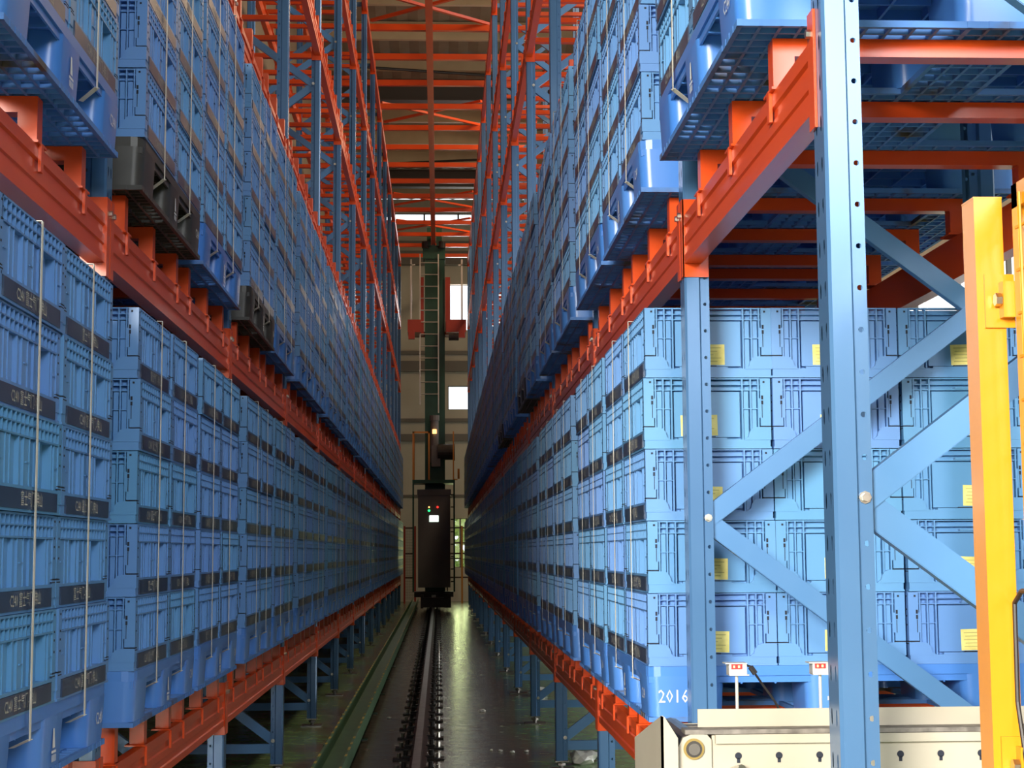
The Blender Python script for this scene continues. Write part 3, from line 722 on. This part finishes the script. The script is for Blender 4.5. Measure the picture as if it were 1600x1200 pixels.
# ------------------------------------------------------------------ infeed conveyor at the right
cv = thing('infeed_conveyor', (0, 0, 0), 'beige chain conveyor in front of the nearest right crate stack', 'conveyor')
YC, CZ = 3.32, 1.003
part('side_panel', MB().box(.556, 2.4, YC, YC+.006, .55, CZ-.010), 'beige', cv)
part('panel_lip', MB().box(.562, 2.4, YC-.012, YC, CZ-.026, CZ-.008), 'beige', cv)
part('end_panel', MB().prism([(.484, .55), (.554, .55), (.554, CZ-.018), (.545, CZ-.008), (.515, CZ-.006), (.496, CZ-.014), (.484, CZ-.035)], 'y', YC-.008, YC+.004), 'beige', cv)
part('side_panel', MB().box(.50, 2.4, YC+.42, YC+.426, .55, CZ-.03), 'beige', cv)
part('side_guide', MB().box(.535, 2.4, YC+.045, YC+.049, CZ-.06, CZ+.038), 'beige', cv, label='tall guide plate behind the chain')
part('flared_end_plate', MB().prism([(.448, .40), (.482, .40), (.482, CZ-.012), (.456, CZ+.030), (.448, CZ+.033)], 'y', YC-.03, YC-.024).prism([(YC-.03, .40), (YC+.42, .40), (YC+.42, CZ-.06), (YC-.03, CZ+.033)], 'x', .448, .453), 'beige', cv)
part('chain_track', MB().box(.50, 2.4, YC-.010, YC+.043, CZ-.007, CZ+.002), 'belt', cv)
part('chain_track', MB().box(.50, 2.4, YC+.37, YC+.415, CZ-.04, CZ-.031), 'belt', cv)
bearing = part('bearing', MB().cyl((.517, YC-.008, CZ-.036), (.517, YC-.014, CZ-.036), .021, 24), 'brass', cv)
part('shaft', MB().cyl((.517, YC-.014, CZ-.036), (.517, YC-.019, CZ-.036), .012, 16), 'steel', bearing)
part('shaft_ring', MB().cyl((.517, YC-.014, CZ-.036), (.517, YC-.0155, CZ-.036), .0165, 20), 'dark', bearing)
KEY = MB().cyl((0, 0, 0), (0, -.0012, 0), .0072, 12).box(-.0032, .0032, -.0012, 0, -.014, -.004).mesh('keyhole', 'slot')
for k in range(18): put('keyhole', KEY, cv, (.610+.0838*k, YC-.0002, CZ-.052))
part('roller', MB().cyl((.530, YC+.01, CZ-.045), (.530, YC+.41, CZ-.045), .03, 16), 'steel', cv)
for x in (.75, 2.2):
    for yy in (YC+.007, YC+.375): part('conveyor_leg', MB().box(x, x+.05, yy, yy+.04, 0, .56).box(x-.03, x+.08, yy-.02, yy+.06, 0, .008), 'beige', cv)
bolt = part('panel_bolt', MB().cyl((.60, YC-.004, CZ-.082), (.612, YC-.03, CZ-.075), .010, 8), 'bolt', cv)

def sensor(x, y, lab):
    t = thing('photo_sensor', (x, y, CZ), lab, 'sensor', 'sensors standing on the conveyor')
    part('rod', MB().cyl((0, 0, -.06), (0, 0, .105), .0035, 10), 'silver', t)
    part('rod_base', MB().cyl((0, 0, -.06), (0, 0, -.045), .010, 10), 'silver', t)
    h = part('housing', MB().box(-.018, .020, -.012, .02, .105, .127).box(-.026, .020, -.016, .022, .127, .1295).box(-.018, .024, -.016, .02, .103, .1055), 'silver', t)
    dd = part('display', MB().box(-.013, .010, -.0135, -.012, .1165, .1265), 'display', h, label='red lit display')
    part('indicator', MB().box(-.009, -.0055, -.0142, -.0135, .119, .124), 'led_orange', dd); part('indicator', MB().box(.001, .005, -.0142, -.0135, .119, .124), 'led_orange', dd)
    pts = [(.020, 0, .124), (.032, .0, .120), (.04, .0, .105), (.055, .01, .085), (.085, .02, .045), (.105, .03, .01), (.108, .03, -.05)]
    part('cable', MB().tube(pts, .0026, 6), 'cable', t)
    part('cable_tie', MB().cyl((.030, 0, .120), (.040, 0, .106), .006, 8), 'cable', t)
sensor(.628, YC+.10, 'small silver sensor with red display on the conveyor, nearer the aisle')
sensor(.806, YC+.10, 'small silver sensor with red display on conveyor beside the thick blue post')

# ------------------------------------------------------------------ yellow machine fence
FX, FY = .899, 2.62
fn = thing('safety_fence', (FX, FY, 0), 'yellow steel safety fence post with mesh panel at the right edge', 'fence')
part('fence_post', MB().box(0, .048, 0, .06, 0, 1.955), 'yellow', fn)
part('post_cap', MB().box(-.0005, .0485, -.0005, .0605, 1.955, 1.958), 'yellow', fn)
part('base_plate', MB().box(-.04, .09, -.04, .10, 0, .01), 'yellow', fn)
pn = part('panel_frame', MB().box(.054, .081, -1.45, -.03, 1.93, 1.97).box(.054, .081, -.055, -.03, .12, 1.97).box(.054, .081, -1.45, -1.42, .12, 1.97).box(.054, .081, -1.45, -.03, .10, .13), 'yellow', fn)
for k in range(25):
    z = .18+.0715*k
    put('wire', MB().cyl((.054, -1.43, z), (.054, -.045, z), .0028, 6).mesh('wire', 'yellow'), pn)
for k in range(27):
    y = -.075-.05*k
    put('wire', MB().cyl((.0505, y, .12), (.0505, y, 1.95), .0028, 6).mesh('wire', 'yellow'), pn)
for z in (.55, 1.02, 1.78):
    br_ = part('bracket', MB().box(.012, .062, -.006, 0, z-.045, z+.045).box(.035, .0555, -.028, -.006, z-.03, z+.03), 'yellow', fn)
    part('bolt', MB().cyl((.032, -.018, z), (.062, -.018, z), .007, 8).cyl((.024, -.018, z), (.034, -.018, z), .011, 6), 'bolt', br_)
put('cable', MB().tube([(-.006, -.46, 1.32), (-.006, -.2, 1.305), (-.006, -.04, 1.30), (-.006, -.006, 1.28), (-.007, -.0055, 1.12), (-.006, -.034, 1.02), (-.008, -.0055, .9), (-.008, -.034, .55), (-.008, -.0055, .4), (-.007, -.0055, .015)], .004, 8).mesh('cable', 'cable'),
    None, (FX+.048, FY, 0), category='cable', label='black cable tied to the yellow fence post')

# ------------------------------------------------------------------ litter on the floor
def litter(x, y, r, lab, n=9):
    b = MB(); bm = bmesh.new(); bmesh.ops.create_icosphere(bm, subdivisions=2, radius=r)
    for v in bm.verts:
        v.co *= random.uniform(.6, 1.15); v.co.z = max(v.co.z*.55, -r*.3)
    zmin = min(v.co.z for v in bm.verts)
    for v in bm.verts: v.co.z -= zmin
    me = bpy.data.meshes.new('litter'); bm.to_mesh(me); bm.free(); me.materials.append(M['litter'])
    put('plastic_wrap', me, None, (x, y, 0.001), category='litter', label=lab)
litter(.93, 10.6, .11, 'crumpled clear plastic wrap on floor by the right rack post')
litter(.95, 15.6, .10, 'small crumpled plastic wrap under the right rack farther back')
for k, (x, y, r) in enumerate([(.42, 11.3, .016), (.50, 11.2, .02), (.60, 11.25, .018), (.36, 11.35, .012), (.37, 14.1, .03), (-.42, 13.6, .02), (-.25, 10.7, .014)]):
    litter(x, y, r, 'tiny white scrap on the aisle floor, %s from the camera' % ORD[k])
